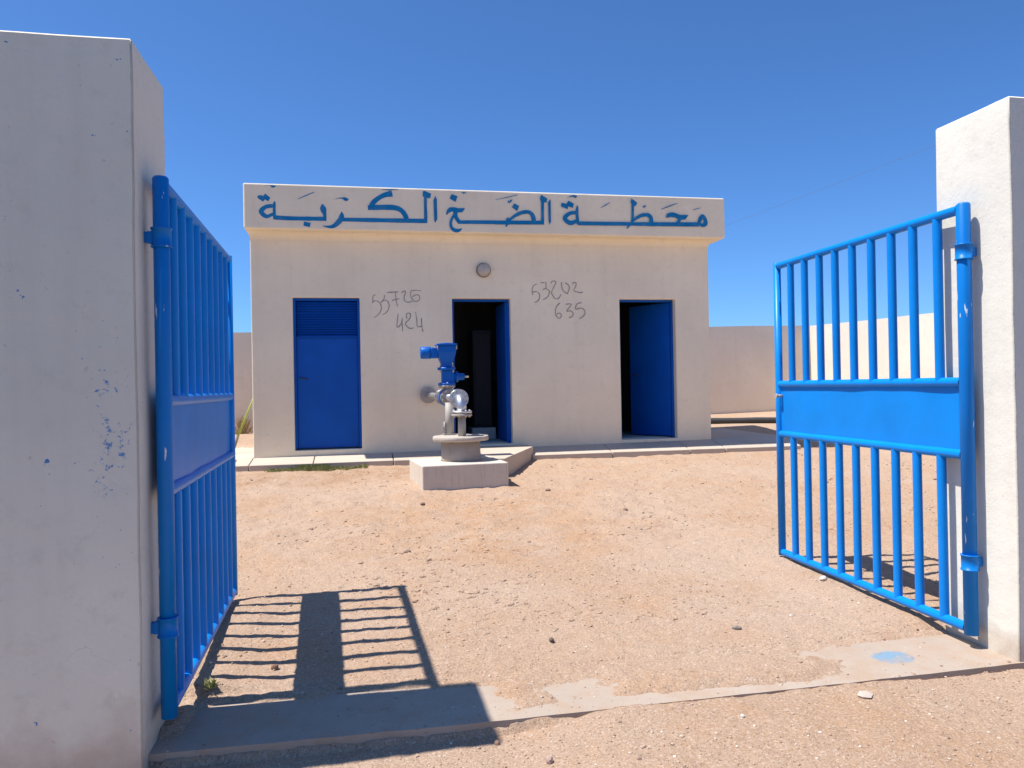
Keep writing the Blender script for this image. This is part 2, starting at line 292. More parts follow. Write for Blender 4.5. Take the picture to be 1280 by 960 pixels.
def threshold_mat():
    m=plaster('threshold_concrete',(.40,.325,.26)); nt=m.node_tree; n=N(nt); b=nt.nodes['Principled BSDF']; P=n.coord('Object'); xyz=n.sep(P)
    old=b.inputs['Base Color'].links[0].from_socket
    dx=n.math('DIVIDE',n.math('SUBTRACT',xyz[0],2.594),.105); dy=n.math('DIVIDE',n.math('SUBTRACT',xyz[1],3.396),.085)
    r=n.math('ADD',n.math('MULTIPLY',dx,dx),n.math('MULTIPLY',dy,dy))
    r=n.math('ADD',r,n.math('MULTIPLY',n.math('SUBTRACT',n.noise(P,24,7,.85),.5),2.6))
    f=n.math('MULTIPLY',n.ramp(r,.75,1.0,(1,1,1,1),(0,0,0,1)),.7)
    c=n.mix(f,old,(.09,.26,.41))
    c=n.mix(n.math('MULTIPLY',n.ramp(n.noise(P,5,6,.75),.45,.62),.7),c,(.38,.27,.19))
    c=n.mix(n.ramp(n.noise(P,60,3,.7),.66,.70),c,(.19,.13,.09))
    n.link(c,b.inputs['Base Color']); return m
def gravel_mat():
    m,nt,b=newmat('pebbles'); n=N(nt); g=n.nd('ShaderNodeNewGeometry').outputs['Random Per Island']
    r=n.nd('ShaderNodeValToRGB'); r.color_ramp.interpolation='CONSTANT'; e=r.color_ramp.elements
    cols=[(.42,.29,.20),(.36,.24,.16),(.54,.43,.34),(.40,.28,.20),(.27,.18,.13),(.47,.35,.26),(.62,.55,.47)]
    e[0].color=(*cols[0],1); e[1].position=.2; e[1].color=(*cols[1],1)
    for i,p in enumerate((.34,.48,.66,.78,.97)): q=e.new(p); q.color=(*cols[i+2],1)
    n.link(g,r.inputs[0]); n.link(r.outputs[0],b.inputs['Base Color']); b.inputs['Roughness'].default_value=.9
    return m
M_sand=sand(); M_thr=threshold_mat(); M_grav=gravel_mat()

# ------------------------------------------------------------------ ground
def lerp(a,b,t): return a+(b-a)*t
def sst(a,b,x):
    t=min(1,max(0,(x-a)/(b-a))); return t*t*(3-2*t)
def pl(x,t):
    for (x0,y0),(x1,y1) in zip(t,t[1:]):
        if x<=x1: return y0 if x<=x0 else lerp(y0,y1,(x-x0)/(x1-x0))
    return t[-1][1]
THR_F=[(-.87,3.285),(.48,3.215),(2.2,3.175),(3.12,3.165)]      # front edge of the gateway strip
def thr_z(x): return .012+.014*(x+.845)
def base(x,y):
    z=pl(y,[(3.2,.02),(3.75,.05),(5.3,.09),(8.6,.295),(8.6,.295),(10.68,.392),(11.2,.47),(13,.53),(16.3,.60)])
    z+=.013*max(0,min(14,x+2.4))*sst(11,15,y)
    z+=.012*(x-1)*(1-sst(3,6,y))*(1 if abs(x-1)<4 else 4/abs(x-1))
    return z
def ground(x,y):
    z=base(x,y)
    v=Vector((x,y,0))
    near=1-sst(14,30,abs(y-6)+abs(x-1)*.7)
    n1=noise.noise(v*1.3)*.022; n2=noise.fractal(v*4.5,1.0,2.0,4)*lerp(.007,.014,sst(5.2,6.5,y)); n3=noise.fractal(v*16,.9,2.0,3)*.0055
    yf=pl(x,THR_F)
    if -.95<x<3.25 and yf-.01<y<yf+.52:             # sand lying on the concrete strip
        t=thr_z(x)
        k=min(sst(.45,.75,x+.12*noise.noise(v*5)),1-sst(2.05,2.45,x+.15*noise.noise(v*4)))
        patch=noise.fractal(v*3.2+Vector((3.1,7.7,0)),1.0,2.0,4)
        d=y-yf
        mid=-.010+.030*sst(.03,.16,d)+.016*patch-.034*math.exp(-((x-.92)/.22)**2-((d-.20)/.17)**2)
        cov=lerp(-.028,mid,k)
        cov+=.055*(1-sst(-.80,-.64,x+.08*noise.noise(v*6)))*sst(.02,.2,d)
        e=sst(yf+.30,yf+.44,y) if .3<x<2.5 else sst(yf+.37,yf+.47,y+.06*noise.noise(v*6))
        return lerp(t+cov+n3*1.3+.006*noise.noise(v*34), z+.006+n2+n3, e)
    if y<=yf:                                        # in front of the strip
        t=thr_z(max(-.9,min(3.2,x)))
        pn=.011*noise.fractal(v*2.1+Vector((8,2,0)),1.0,2.0,3)+.002
        drop=lerp(-.062,pn,sst(.5,1.1,x)) if x<1.6 else lerp(pn,-.022,sst(2.0,2.9,x))
        d=yf-y
        z0=lerp(t+drop,-.02+.01*x*(abs(x)<5),sst(.2,2.5,d))+n2*.6+n3*.8
        return lerp(z0,-.06,1-sst(.45,.95,y)) if y>-10 else lerp(-.06,-.02,sst(10,12,-y))
    heap=.05*sst(-1.9,-1.2,x)*(1-sst(-.6,.5,x))*sst(9.4,9.8,y)*(1-sst(10.05,10.4,y))
    rut=noise.fractal(Vector((x*2.2+y*.6,y*3.4,1.7)),1.0,2.0,3)*.026*sst(5.4,6.4,y)*(1-sst(8,9,y))*(1-sst(1.6,2.4,abs(x-1)))
    blend=sst(yf+.48,yf+.85,y)
    z+=.045*math.exp(-((x-.45)/1.0)**2-((y-5.35)/.9)**2)+.04*math.exp(-((x+.83)/.28)**2)*sst(3.6,3.85,y)*(1-sst(4.7,5.3,y))+.035*math.exp(-((x-3.05)/.3)**2)*sst(3.65,3.9,y)*(1-sst(5.2,5.8,y))
    return z+(n1*blend+n2+n3+heap+rut)*near+(.012*(1-blend))
def axis(a,b,fine,lo,hi):
    xs=[lo]; 
    st=fine; x=a; left=[]
    while x>lo: left.append(x); x-=st; st*=1.35
    x=a; mid=[]
    while x<b: x+=fine; mid.append(x)
    st=fine; right=[]; x=mid[-1]
    while x<hi: st*=1.35; x+=st; right.append(x)
    return sorted(set([lo]+left+mid+right))
xs=axis(-2.2,4.8,.024,-900,900); ys=axis(2.0,10.7,.03,-300,900); ys=sorted(set(ys+[3.12+.0137*i for i in range(50)]))
g=MB()
g.v=[(x,y,ground(x,y)) for y in ys for x in xs]; W=len(xs)
g.f=[(j*W+i,j*W+i+1,(j+1)*W+i+1,(j+1)*W+i) for j in range(len(ys)-1) for i in range(W-1)]; g.s=[True]*len(g.f)
tag(g.build('ground',M_sand),'bare sandy yard and desert soil',None,None,'structure')

rd=MB(); rd.add([(-200,-9,.0),(200,-9,.0),(200,.55,.0),(-200,.55,.0)],[(0,1,2,3)])  # unseen dark strip added behind the camera, darkens the pillars' shaded faces
M_added_road=simple('added_asphalt',(.05,.05,.052),.9,0,.2,30,.3)
tag(rd.build('added_road',M_added_road),'unseen dark strip added behind the camera to cut ground bounce',None,None,'structure')
# gateway strip of concrete between the two pillars
t=MB(); n=46
top=[];bot=[]
for i in range(n+1):
    x=lerp(-.88,3.15,i/n); yf=pl(x,THR_F)+noise.noise(Vector((x*7,0,0)))*.006; z=thr_z(x)
    top.append(((x,yf,z),(x,yf+.44+noise.noise(Vector((x*5,4,0)))*.01,z+.004)))
vs=[]; 
for (a,b) in top: vs+= [a,b,(a[0],a[1]+.004,a[2]-.14),(b[0],b[1],b[2]-.14)]
fs=[]
for i in range(n):
    o=4*i; p=o+4; fs+=[(o,p,p+1,o+1),(o+2,p+2,p,o),(o+1,p+1,p+3,o+3)]
t.add(vs,fs); tag(t.build('threshold',M_thr),'concrete strip across the gateway',None,None,'structure')

# pavement (apron) round the pump house, individual cast slabs with open joints
YB=11.1255; WX0,WX1=-1.446,5.370
def zb(x): return .517+.0073*(x+1.446)
pv=MB()
def apron_z(x,y): return lerp(.461,zb(x),sst(0,1,(y-10.66)/(YB-10.66)) if False else min(1,max(0,(y-10.66)/(YB-10.66))))
def slab(x0,x1,y0,y1,f=apron_z):
    j=.006
    jit=lambda:random.uniform(-.008,.008)
    pv.prism([(x0+j,y0+jit()),(x1-j,y0+jit()),(x1-j,y1),(x0+j,y1)],lambda x,y:f(x,y)-.22,lambda x,y:f(x,y)+.0)
xx=-6.2
for xn in (-5.1,-4.1,-3.1,-2.12,-1.449): slab(xx,xn,10.66,YB); xx=xn
for xn in (-.62,.45,1.42): slab(xx,xn,10.66,YB-.002); xx=xn
xx=1.42
for xn in (2.4,3.6,4.8,5.372): slab(xx,xn,10.665,YB-.002); xx=xn
slab(5.372,6.62,10.665,YB)
side=lambda x,y: zb(x)+(y-YB)*.011
for a,b in ((YB+.012,12.2),(12.2,13.3),(13.3,14.4),(14.4,15.5),(15.5,16.22)):
    slab(-6.2,-3.8,a,b-.012,side); slab(-3.8,-1.46,a,b-.012,side)
    if a<15: slab(5.385,6.62,a,b-.012,side)
tag(pv.build('pavement',M_slab,None,.006,1),'pale concrete apron slabs round the building',None,None,'structure')
# raised ramp between plinth and middle door
rp=MB(); rp.prism([(1.30,9.42),(1.76,9.30),(2.44,10.78),(2.44,YB-.004),(1.45,YB-.004)],lambda x,y:.2,lambda x,y:lerp(.565,.578,min(1,max(0,(y-9.3)/1.8))))
tag(rp.build('ramp',M_slab,None,.012,2),'raised concrete ramp to the middle door',None,None,'structure')

# ------------------------------------------------------------------ pump house
house=empty('pump_house',(0,0,0),0,'low flat-roofed cream pump house with blue doors and blue Arabic lettering','building')
Z0,ZT=.38,3.66
D=[(-.889,.030,.611,2.743),(1.351,2.2165,.590,2.745),(3.909,4.810,.600,2.747)]
def grid_wall(mb,xs,zs,holes,y0,y1):
    idx={}
    def V(x,y,z):
        k=(round(x,4),round(y,4),round(z,4))
        if k not in idx: idx[k]=len(mb.v); mb.v.append(k)
        return idx[k]
    def F(*p): mb.f.append(tuple(V(*q) for q in p)); mb.s.append(False)
    solid=lambda i,j: 0<=i<len(xs)-1 and 0<=j<len(zs)-1 and (i,j) not in holes
    for i in range(len(xs)-1):
        for j in range(len(zs)-1):
            if not solid(i,j): continue
            a,b,c,d=xs[i],xs[i+1],zs[j],zs[j+1]
            F((a,y0,c),(b,y0,c),(b,y0,d),(a,y0,d)); F((b,y1,c),(a,y1,c),(a,y1,d),(b,y1,d))
            if not solid(i-1,j): F((a,y1,c),(a,y0,c),(a,y0,d),(a,y1,d))
            if not solid(i+1,j): F((b,y0,c),(b,y1,c),(b,y1,d),(b,y0,d))
            if not solid(i,j-1): F((a,y0,c),(a,y1,c),(b,y1,c),(b,y0,c))
            if not solid(i,j+1): F((a,y0,d),(b,y0,d),(b,y1,d),(a,y1,d))
w=MB()
gx=[WX0,D[0][0],D[0][1],D[1][0],D[1][1],D[2][0],D[2][1],WX1]; gz=[Z0,.602,2.745,ZT]
grid_wall(w,gx,gz,{(1,1),(3,1),(5,1)},YB,YB+.22)
w.box((WX0,YB+.222,Z0),(WX0+.2,13.3,ZT)); w.box((WX1-.2,YB+.222,Z0),(WX1,13.3,ZT)); w.box((WX0+.202,13.1,Z0),(WX1-.202,13.3,ZT))
w.build('wall',M_wall,house,.012,2)
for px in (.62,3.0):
    pt=MB(); pt.box((px,YB+.225,.62),(px+.12,13.035,3.598)); pt.build('partition',M_int_shade,house)
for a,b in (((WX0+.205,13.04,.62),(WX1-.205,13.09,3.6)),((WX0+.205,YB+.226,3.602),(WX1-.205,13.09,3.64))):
    li=MB(); li.box(a,b); li.build('shade_lining',M_int_shade,house)  # dark sheets over bright back wall and ceiling, room shade put into colour
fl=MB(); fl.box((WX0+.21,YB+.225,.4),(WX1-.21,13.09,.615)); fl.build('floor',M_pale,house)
# roof: fascia box with cove under it
FY=10.8755; RX0,RX1=-1.492,5.537
rf=MB(); rf.prism([(RX0,FY),(RX1,FY),(RX1,13.46),(RX0,13.46)],3.652,4.268)
roof=rf.build('roof',M_wall,house,.022,3)
cv=MB(); rows=[]
for z,d,u in ((3.545,.003,.003),(3.585,.008,.006),(3.615,.022,.012),(3.638,.05,.022),(3.6505,.10,.036)):
    rows.append([(WX0-u,YB-d,z),(WX1+d*.7,YB-d,z),(WX1+d*.7,13.3+u,z),(WX0-u,13.3+u,z)])
for k in range(4):
    o=len(cv.v); 
    for r in rows: cv.v+=[r[k],r[(k+1)%4]]
    for i in range(len(rows)-1): cv.f.append((o+2*i,o+2*i+1,o+2*i+3,o+2*i+2)); cv.s.append(True)
cv.build('cove',M_wall,house)
# painted writing
def smooth_path(p,k=5):
    if len(p)<3: return p
    out=[]
    q=[p[0]]+list(p)+[p[-1]]
    for i in range(1,len(q)-2):
        for s in range(k):
            t=s/k; r=[]
            for d in range(3):
                p0,p1,p2,p3=q[i-1][d],q[i][d],q[i+1][d],q[i+2][d]
                r.append(.5*((2*p1)+(-p0+p2)*t+(2*p0-5*p1+4*p2-p3)*t*t+(-p0+3*p1-3*p2+p3)*t**3))
            out.append(tuple(r))
    out.append(p[-1]); return out
def writing(name,data,y,m,parent,wk=1.0,rough=0,y_step=.0003):
    data=[(k,[(p[0],min(p[1],4.243),*p[2:]) for p in pts]) for k,pts in data]
    mb=MB(); lay=y-.002
    for kind,pts in data:
        lay-=y_step
        if kind=='P':
            mb.add([(x,lay,z) for x,z in pts],[tuple(range(len(pts)))])
        else:
            p=smooth_path(pts); vs=[]; fs=[]
            for i,(x,z,wd) in enumerate(p):
                a=p[max(0,i-1)]; b=p[min(len(p)-1,i+1)]; dx,dz=b[0]-a[0],b[1]-a[1]; L=math.hypot(dx,dz) or 1
                h=max(.003,wd*wk*.5)
                if rough: h*=1+rough*noise.noise(Vector((x*60,z*60,3)))+rough*.8*noise.noise(Vector((x*13,z*13,7)))
                nx,nz=-dz/L*h,dx/L*h
                vs+=[(x+nx,lay-i*2e-6,z+nz),(x-nx,lay-i*2e-6,z-nz)]
            fs=[(2*i,2*i+1,2*i+3,2*i+2) for i in range(len(p)-1)]
            mb.add(vs,fs)
    return mb.build(name,m,parent)
tag(writing('sign_lettering',SIGN,FY,M_sign,roof,1.0,.10),'blue hand-painted Arabic lettering along the roof edge')
writing('number_graffiti',TALLY_A,YB,M_pencil,house,.95,.5)
writing('number_graffiti',TALLY_B,YB,M_pencil,house,.95,.5)
# wall lamp
lb=MB(); lb.tube([(1.819,YB-.002,3.155),(1.819,YB-.045,3.155)],.108,32); lamp=lb.build('wall_lamp',M_lampr,house,.008)
ld=MB(); L=[]
prof=[(.094,.045),(.092,.06),(.082,.085),(.064,.103),(.04,.115),(.012,.12)]
ld.tube([(1.819,YB-d,3.155) for r,d in prof],[r for r,d in prof],32); ld.build('lamp_shade',M_lamp,lamp)
# doors
def frame(mb,x0,x1,z0,z1,y,t=.035,d=.07):
    mb.box((x0+.002,y,z0+.01),(x0+t,y+d,z1-.002)); mb.box((x1-t,y,z0+.01),(x1-.002,y+d,z1-.002)); mb.box((x0+t+.001,y,z1-t),(x1-t-.001,y+d,z1-.002))
x0,x1,z0,z1=D[0]
d1=MB(); d1.box((x0+.037,YB+.085,z0+.012),(x1-.037,YB+.125,z1-.56)); door=d1.build('door',M_door,house,.004)
door['label']='closed blue steel door with louvred top'
fm=MB(); frame(fm,x0,x1,z0,z1,YB+.05); fm.build('door_frame',M_door,door,.003)
lv=MB()
for i in range(14):
    z=z1-.54+i*.036
    lv.add([(x0+.045,YB+.078,z),(x1-.045,YB+.078,z),(x1-.045,YB+.100,z+.026),(x0+.045,YB+.100,z+.026),(x0+.045,YB+.081,z-.002),(x1-.045,YB+.081,z-.002),(x1-.045,YB+.103,z+.024),(x0+.045,YB+.103,z+.024)],[(0,1,2,3),(7,6,5,4),(0,4,5,1),(3,2,6,7),(0,3,7,4),(1,5,6,2)])
lv.box((x0+.037,YB+.15,z1-.56),(x1-.037,YB+.155,z1-.04)); lv.box((x0+.037,YB+.07,z1-.558),(x1-.037,YB+.12,z1-.542))
lv.build('louvre',M_door,door)
hd=MB(); hd.tube([(x0+.085,YB+.084,1.62),(x0+.085,YB+.05,1.62),(x0+.19,YB+.05,1.60)],.009,10); hd.build('handle',M_dark,door)
for (x0,x1,z0,z1),ang,lab in ((D[1],90,'blue steel door swung fully open into the middle doorway'),(D[2],62,'blue steel door standing half open in the right doorway')):
    Lw=x1-x0-.08
    M=Matrix.Translation((x1-.04,YB+.13,0))@Matrix.Rotation(R(-ang),4,'Z')
    lf=MB(); lf.box((-Lw,-.02,z0+.03),(0,.02,z1-.04),M); dr=lf.build('door',M_door,house,.003); dr['label']=lab
    fm=MB(); frame(fm,x0,x1,z0,z1,YB+.10); fm.build('door_frame',M_door,dr,.003)
    hd=MB(); pts=[M@Vector(p) for p in ((-Lw+.08,-.021,1.6),(-Lw+.08,-.06,1.6),(-Lw+.19,-.06,1.59))]; hd.tube(pts,.009,10); hd.build('handle',M_dark,dr)
# inside the middle room
pb=MB(); pb.box((1.74,12.0,.616),(2.12,12.55,.80)); tag(pb.build('concrete_block',M_pale,None,.012),'low pale block on the floor just inside the middle doorway','block')
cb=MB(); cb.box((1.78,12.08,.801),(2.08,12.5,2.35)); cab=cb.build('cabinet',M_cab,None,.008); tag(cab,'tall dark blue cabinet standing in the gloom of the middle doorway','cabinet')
cd=MB(); cd.box((1.80,12.062,.84),(2.06,12.078,2.30)); cd.build('cabinet_door',M_cab,cab,.004)

# ------------------------------------------------------------------ boundary wall (one continuous enclosure)
bw=MB(); TH=.18; ZW=2.67
def run(p,q,zt0=ZW,zt1=ZW):
    (x0,y0),(x1,y1)=p,q; dx,dy=x1-x0,y1-y0; L=math.hypot(dx,dy); nx,ny=-dy/L*TH,dx/L*TH; n=max(1,int(L/.8))
    for i in range(n):
        a,b=i/n,(i+1)/n
        za=lerp(zt0,zt1,a)+noise.noise(Vector((x0+dx*a,y0+dy*a,0))*.5)*.02; zc=lerp(zt0,zt1,b)+noise.noise(Vector((x0+dx*b,y0+dy*b,0))*.5)*.02
        P=[(x0+dx*a,y0+dy*a),(x0+dx*b,y0+dy*b)]
        vs=[(*P[0],-.3),(*P[1],-.3),(P[1][0]+nx,P[1][1]+ny,-.3),(P[0][0]+nx,P[0][1]+ny,-.3),(*P[0],za),(*P[1],zc),(P[1][0]+nx,P[1][1]+ny,zc),(P[0][0]+nx,P[0][1]+ny,za)]
        fs=[(0,1,5,4),(4,5,6,7),(2,3,7,6)]
        if i==0: fs.append((3,0,4,7))
        if i==n-1: fs.append((1,2,6,5))
        bw.add(vs,fs)
run((-6.38,16.3),(10.40,16.3),2.60,2.745)
run((10.40,16.298),(10.40,3.552),2.74,2.45); run((-6.2,3.552),(-6.2,16.298),2.45,2.60)
run((3.90,3.37),(10.578,3.37),2.1,2.1); run((-6.38,3.37),(-1.76,3.37),2.1,2.1)
tag(bw.build('boundary_wall',M_fence),'long plain cream boundary wall enclosing the yard behind the building','wall')

# ------------------------------------------------------------------ gate pillars
def pillar(name,x0,x1,y0,y1,z0,z1,m,label,slope=0):
    bm=bmesh.new()
    nx,ny,nz=7,6,26
    bmesh.ops.create_cube(bm,size=1)
    bmesh.ops.bevel(bm,geom=[e for e in bm.edges],offset=.007,segments=2,affect='EDGES')
    for axis_i,(cnt,) in enumerate(((nx,),(ny,),(nz,))):
        for k in range(1,cnt):
            co=[0,0,0]; co[axis_i]=-.5+k/cnt; no=[0,0,0]; no[axis_i]=1
            bmesh.ops.bisect_plane(bm,geom=bm.verts[:]+bm.edges[:]+bm.faces[:],plane_co=co,plane_no=no)
    sx,sy,sz=x1-x0,y1-y0,z1-z0
    for v in bm.verts:
        # keep the bevel the same real size on every axis
        p=[]
        for c,s in zip(v.co,(sx,sy,sz)):
            d=.5-abs(c); 
            if d<.0075: c=math.copysign(.5-d/s*1.0,c)
            p.append(c*s)
        q=Vector((x0+sx/2+p[0],y0+sy/2+p[1],z0+sz/2+p[2]))
        q+=noise.noise_vector(q*2.4)*.005+noise.noise_vector(q*8)*.0022
        q.z+=slope*(q.x-x0)*sst(z1-.1,z1,q.z)
        v.co=q
    for f in bm.faces: f.smooth=True
    me=bpy.data.meshes.new(name); bm.to_mesh(me); bm.free(); me.materials.append(m)
    o=bpy.data.objects.new(name,me); col.objects.link(o)
    wn=o.modifiers.new('normals','WEIGHTED_NORMAL'); wn.weight=80; return tag(o,label,'pillar')
pillar('gate_pillar',-1.78,-.843,3.205,3.70,-.25,2.83,M_pillfleck,'wide gate pillar with its face in shade, flecked with blue paint dabs')
pillar('gate_pillar',3.117,3.92,3.175,3.665,-.25,2.815,M_pill,'bright sunlit cream gate pillar casting its shade away from the yard')

# ------------------------------------------------------------------ gates
GW,GH=1.888,2.2
def make_gate(loc,ang,label,side):
    g=empty('gate',loc,ang,label,'gate','pair of blue tubular steel gate leaves')
    pr=.0315 if side>0 else .034
    t=MB(); t.tube([(0,0,-.004),(0,0,GH-.004),(0,0,GH+.004)],[pr,pr,pr-.006],24); t.build('hinge_post',M_post,g)
    t=MB(); t.tube([(GW,0,0),(GW,0,GH)],.0275,20); t.build('end_post',M_gate,g,)
    fr=[.024,.415*GH,.585*GH,GH-.024]
    for z in fr:
        t=MB(); t.tube([(.028,0,z),(GW-.02,0,z)],.0255,20,False); t.build('rail',M_gate,g)
    nb=9
    for (za,zc) in ((.024,.415*GH),(.585*GH,GH-.024)):
        for k in range(nb):
            x=GW*(k+1)/(nb+1)+random.uniform(-.004,.004)
            t=MB(); t.tube([(x,0,za+.012),(x+random.uniform(-.002,.002),0,zc-.012)],.0242,18,False); t.build('bar',M_gate,g)
    p=MB(); nx,nz=40,10; th=.0025
    F=lambda x,z:(noise.noise(Vector((x*3.1,z*3,side*5)))*.006+noise.noise(Vector((x*9,z*5,side*9+2)))*.0018)
    for s in (-1,1):
        o=len(p.v)
        for j in range(nz+1):
            for i in range(nx+1):
                x=lerp(.02,GW-.015,i/nx); z=lerp(.415*GH+.012,.585*GH-.012,j/nz); p.v.append((x,F(x,z)+s*th,z))
        for j in range(nz):
            for i in range(nx):
                q=(o+j*(nx+1)+i,o+j*(nx+1)+i+1,o+(j+1)*(nx+1)+i+1,o+(j+1)*(nx+1)+i); p.f.append(q if s<0 else q[::-1]); p.s.append(True)
    p.build('panel',M_gate,g)
    for z in (.166*GH,.888*GH):
        t=MB(); t.tube([(0,0,z-.04),(0,0,z-.034),(0,0,z-.033),(0,0,z+.033),(0,0,z+.034),(0,0,z+.04)],[pr+.010,pr+.010,pr+.0065,pr+.0065,pr+.010,pr+.010],24)
        t.box((-.018,min(0,side*.05),z-.024),(.018,max(0,side*.05),z+.024)); t.build('hinge',M_post,g)
        rr=MB(); rr.box((-.014,min(side*.046,side*.064),z-.022),(.014,max(side*.046,side*.064),z+.022)); rr.build('hinge_plate',M_post,g,.003)
    if side<0:
        t=MB(); z=.545*GH; t.tube([(GW-.045,.0,z),(GW-.045,.042,z)],.011,12); t.tube([(GW-.045,.042,z),(GW-.045,.055,z)],.017,12); t.build('latch',M_grey,g)
    return g
# side: local +y of the leaf that faces its pillar
make_gate((-.7815,3.358,.1285),R(90+1.22),'blue gate leaf in shade hinged on the paint-flecked pillar, seen nearly edge on',1)
make_gate((3.0521,3.4025,.141),R(90-1.77),'sunlit bright blue gate leaf hinged on the sunlit pillar',-1)

# ------------------------------------------------------------------ wellhead
pl_e=MB(); pl_e.prism([(0,0),(1.0,0),(1.0,.95),(0,.95)],-.15,.285)
o=pl_e.build('concrete_plinth',M_conc,None,.012,2); o.location=(.678,8.6,.290); o.rotation_euler=(0,0,R(5.0)); tag(o,'rectangular whitewashed concrete plinth with dark drip streaks before the middle door','plinth')
wc=empty('wellhead_ring',(1.185,9.15,.576),0,'short round concrete well ring with overhanging lid on the plinth','well ring')
d=MB(); d.tube([(0,0,0),(0,0,.02),(0,0,.235)],[.242,.236,.233],40); d.build('ring',M_ring,wc)
d=MB(); d.tube([(0,0,.236),(0,0,.245),(0,0,.283),(0,0,.292)],[.325,.335,.335,.326],44); lid=d.build('lid',M_ring,wc)
for v in lid.data.vertices: v.co+= noise.noise_vector(v.co*14)*.006
va=empty('well_valve_assembly',(1.19,9.05,.868),0,'blue motorised valve and galvanised pipework standing on the well lid','valve')
O=Vector((1.19,9.05,.868))
def rel(p): return tuple(Vector(p)-O)
def part(name,m,prims,parent=va,bevel=0):
    mb=MB()
    for k,a in prims:
        if k=='tube': mb.tube([rel(p) for p in a[0]],*a[1:])
        else: mb.box(rel(a[0]),rel(a[1]))
    return mb.build(name,m,parent,bevel)
def bolts(c,r,n,axis,L=.03,parent=None):
    c=Vector(c)
    for k in range(n):
        q=2*math.pi*(k+.5)/n
        o=Vector((math.cos(q),math.sin(q),0))*r if axis.z>.5 else Vector((math.cos(q),0,math.sin(q)))*r
        part('bolt',M_grey,[('tube',([c+o-axis*L,c+o+axis*L],.011,6))],parent)
ZA=Vector((0,0,1)); YA=Vector((-.103,1,.016)).normalized()
part('pipe',M_grey,[('tube',([(1.19,9.05,.868),(1.19,9.05,1.105)],.047,24))])
f=part('flange',M_grey,[('tube',([(1.19,9.05,1.106),(1.19,9.05,1.130)],.122,32))]); 
f2=part('flange',M_galv,[('tube',([(1.19,9.05,1.141),(1.19,9.05,1.166)],.122,32))]); bolts((1.19,9.05,1.136),.098,8,ZA,.045,f2)
el=[(1.19,9.05,1.166)]
for k in range(13):
    a=math.pi/2*k/12; el.append((1.19-.012*math.sin(a),9.05+.11*(1-math.cos(a)),1.205+.105*math.sin(a)))
part('elbow',M_galv,[('tube',(el,[.052]+[.06]*12+[.056],28))])
e=Vector(el[-1]); A=lambda s:e+YA*s
f3=part('flange',M_galv,[('tube',([A(.0),A(.022)],.115,36)),('tube',([A(.03),A(.052)],.115,36))]); bolts(A(.026),.092,8,YA,.045,f3)
part('pipe',M_galv,[('tube',([A(.052),A(1.955)],.043,24))])
def coll(n,r,m,*ab):
    f=part(n,m,[('tube',([A(ab[0]),A(ab[1])],r,36))]); return f
f4=coll('flange',.104,M_grey,.585,.612); bolts(A(.60),.086,8,YA,.06,f4)
vr=coll('valve_ring',.112,M_pump,.615,.70)
f5=coll('flange',.104,M_grey,.703,.73); bolts(A(.715),.086,8,YA,.06,f5)
f6=coll('flange',.104,M_galv,.86,.882); f7=coll('flange',.104,M_galv,.94,.962); bolts(A(.91),.086,8,YA,.075,f6)
part('sleeve',M_grey,[('tube',([A(.73),A(.76),A(.84),A(.86)],[.06,.072,.072,.06],28))])
part('wall_flange',M_grey,[('tube',([A(1.93),A(1.95)],.118,36))])
part('support_post',M_grey,[('tube',([(1.083,9.37,.868),(1.083,9.37,1.262)],.053,24)),('box',((1.0,9.30,.868),(1.15,9.43,.884)))])
part('bracket',M_grey,[('tube',([(1.015,9.35,.868),(1.018,9.35,1.03)],.012,8)),('box',((.985,9.34,.955),(1.035,9.39,.97)))])
K=1.067; CX=1.035*K; CY=9.82
ZZ=lambda z:(z-1.45)*K+1.45
part('valve_neck',M_grey,[('tube',([(CX+.012,CY,1.40),(CX+.012,CY,ZZ(1.452))],.062,24))])
part('valve_flange',M_grey,[('tube',([(CX,CY,ZZ(1.449)),(CX,CY,ZZ(1.474))],.109,32))])
vb=part('valve_body',M_pump,[('tube',([(CX,CY,ZZ(1.475)),(CX,CY,ZZ(1.50))],.111,32)),('box',((CX-.064,CY-.064,ZZ(1.495)),(CX+.09,CY+.064,ZZ(1.655))))],va,.006)
bolts((CX,CY,ZZ(1.475)),.09,6,ZA,.037,vb)
part('side_gear',M_pump,[('tube',([(CX+x*K,CY,ZZ(1.575)) for x in (.084,.11,.111,.135,.136,.215)],[.062,.062,.07,.07,.047,.041],24))])
part('spindle',M_tip,[('tube',([(CX+.21*K,CY,ZZ(1.575)),(CX+.268*K,CY,ZZ(1.575))],.013,12))])
part('valve_flange',M_pump,[('tube',([(CX,CY,ZZ(1.656)),(CX,CY,ZZ(1.689))],.115,32))])
for dx in (-.08,.08): part('bolt',M_grey,[('tube',([(CX+dx,CY-.06,ZZ(1.625)),(CX+dx,CY-.06,ZZ(1.715))],.012,6))],vb)
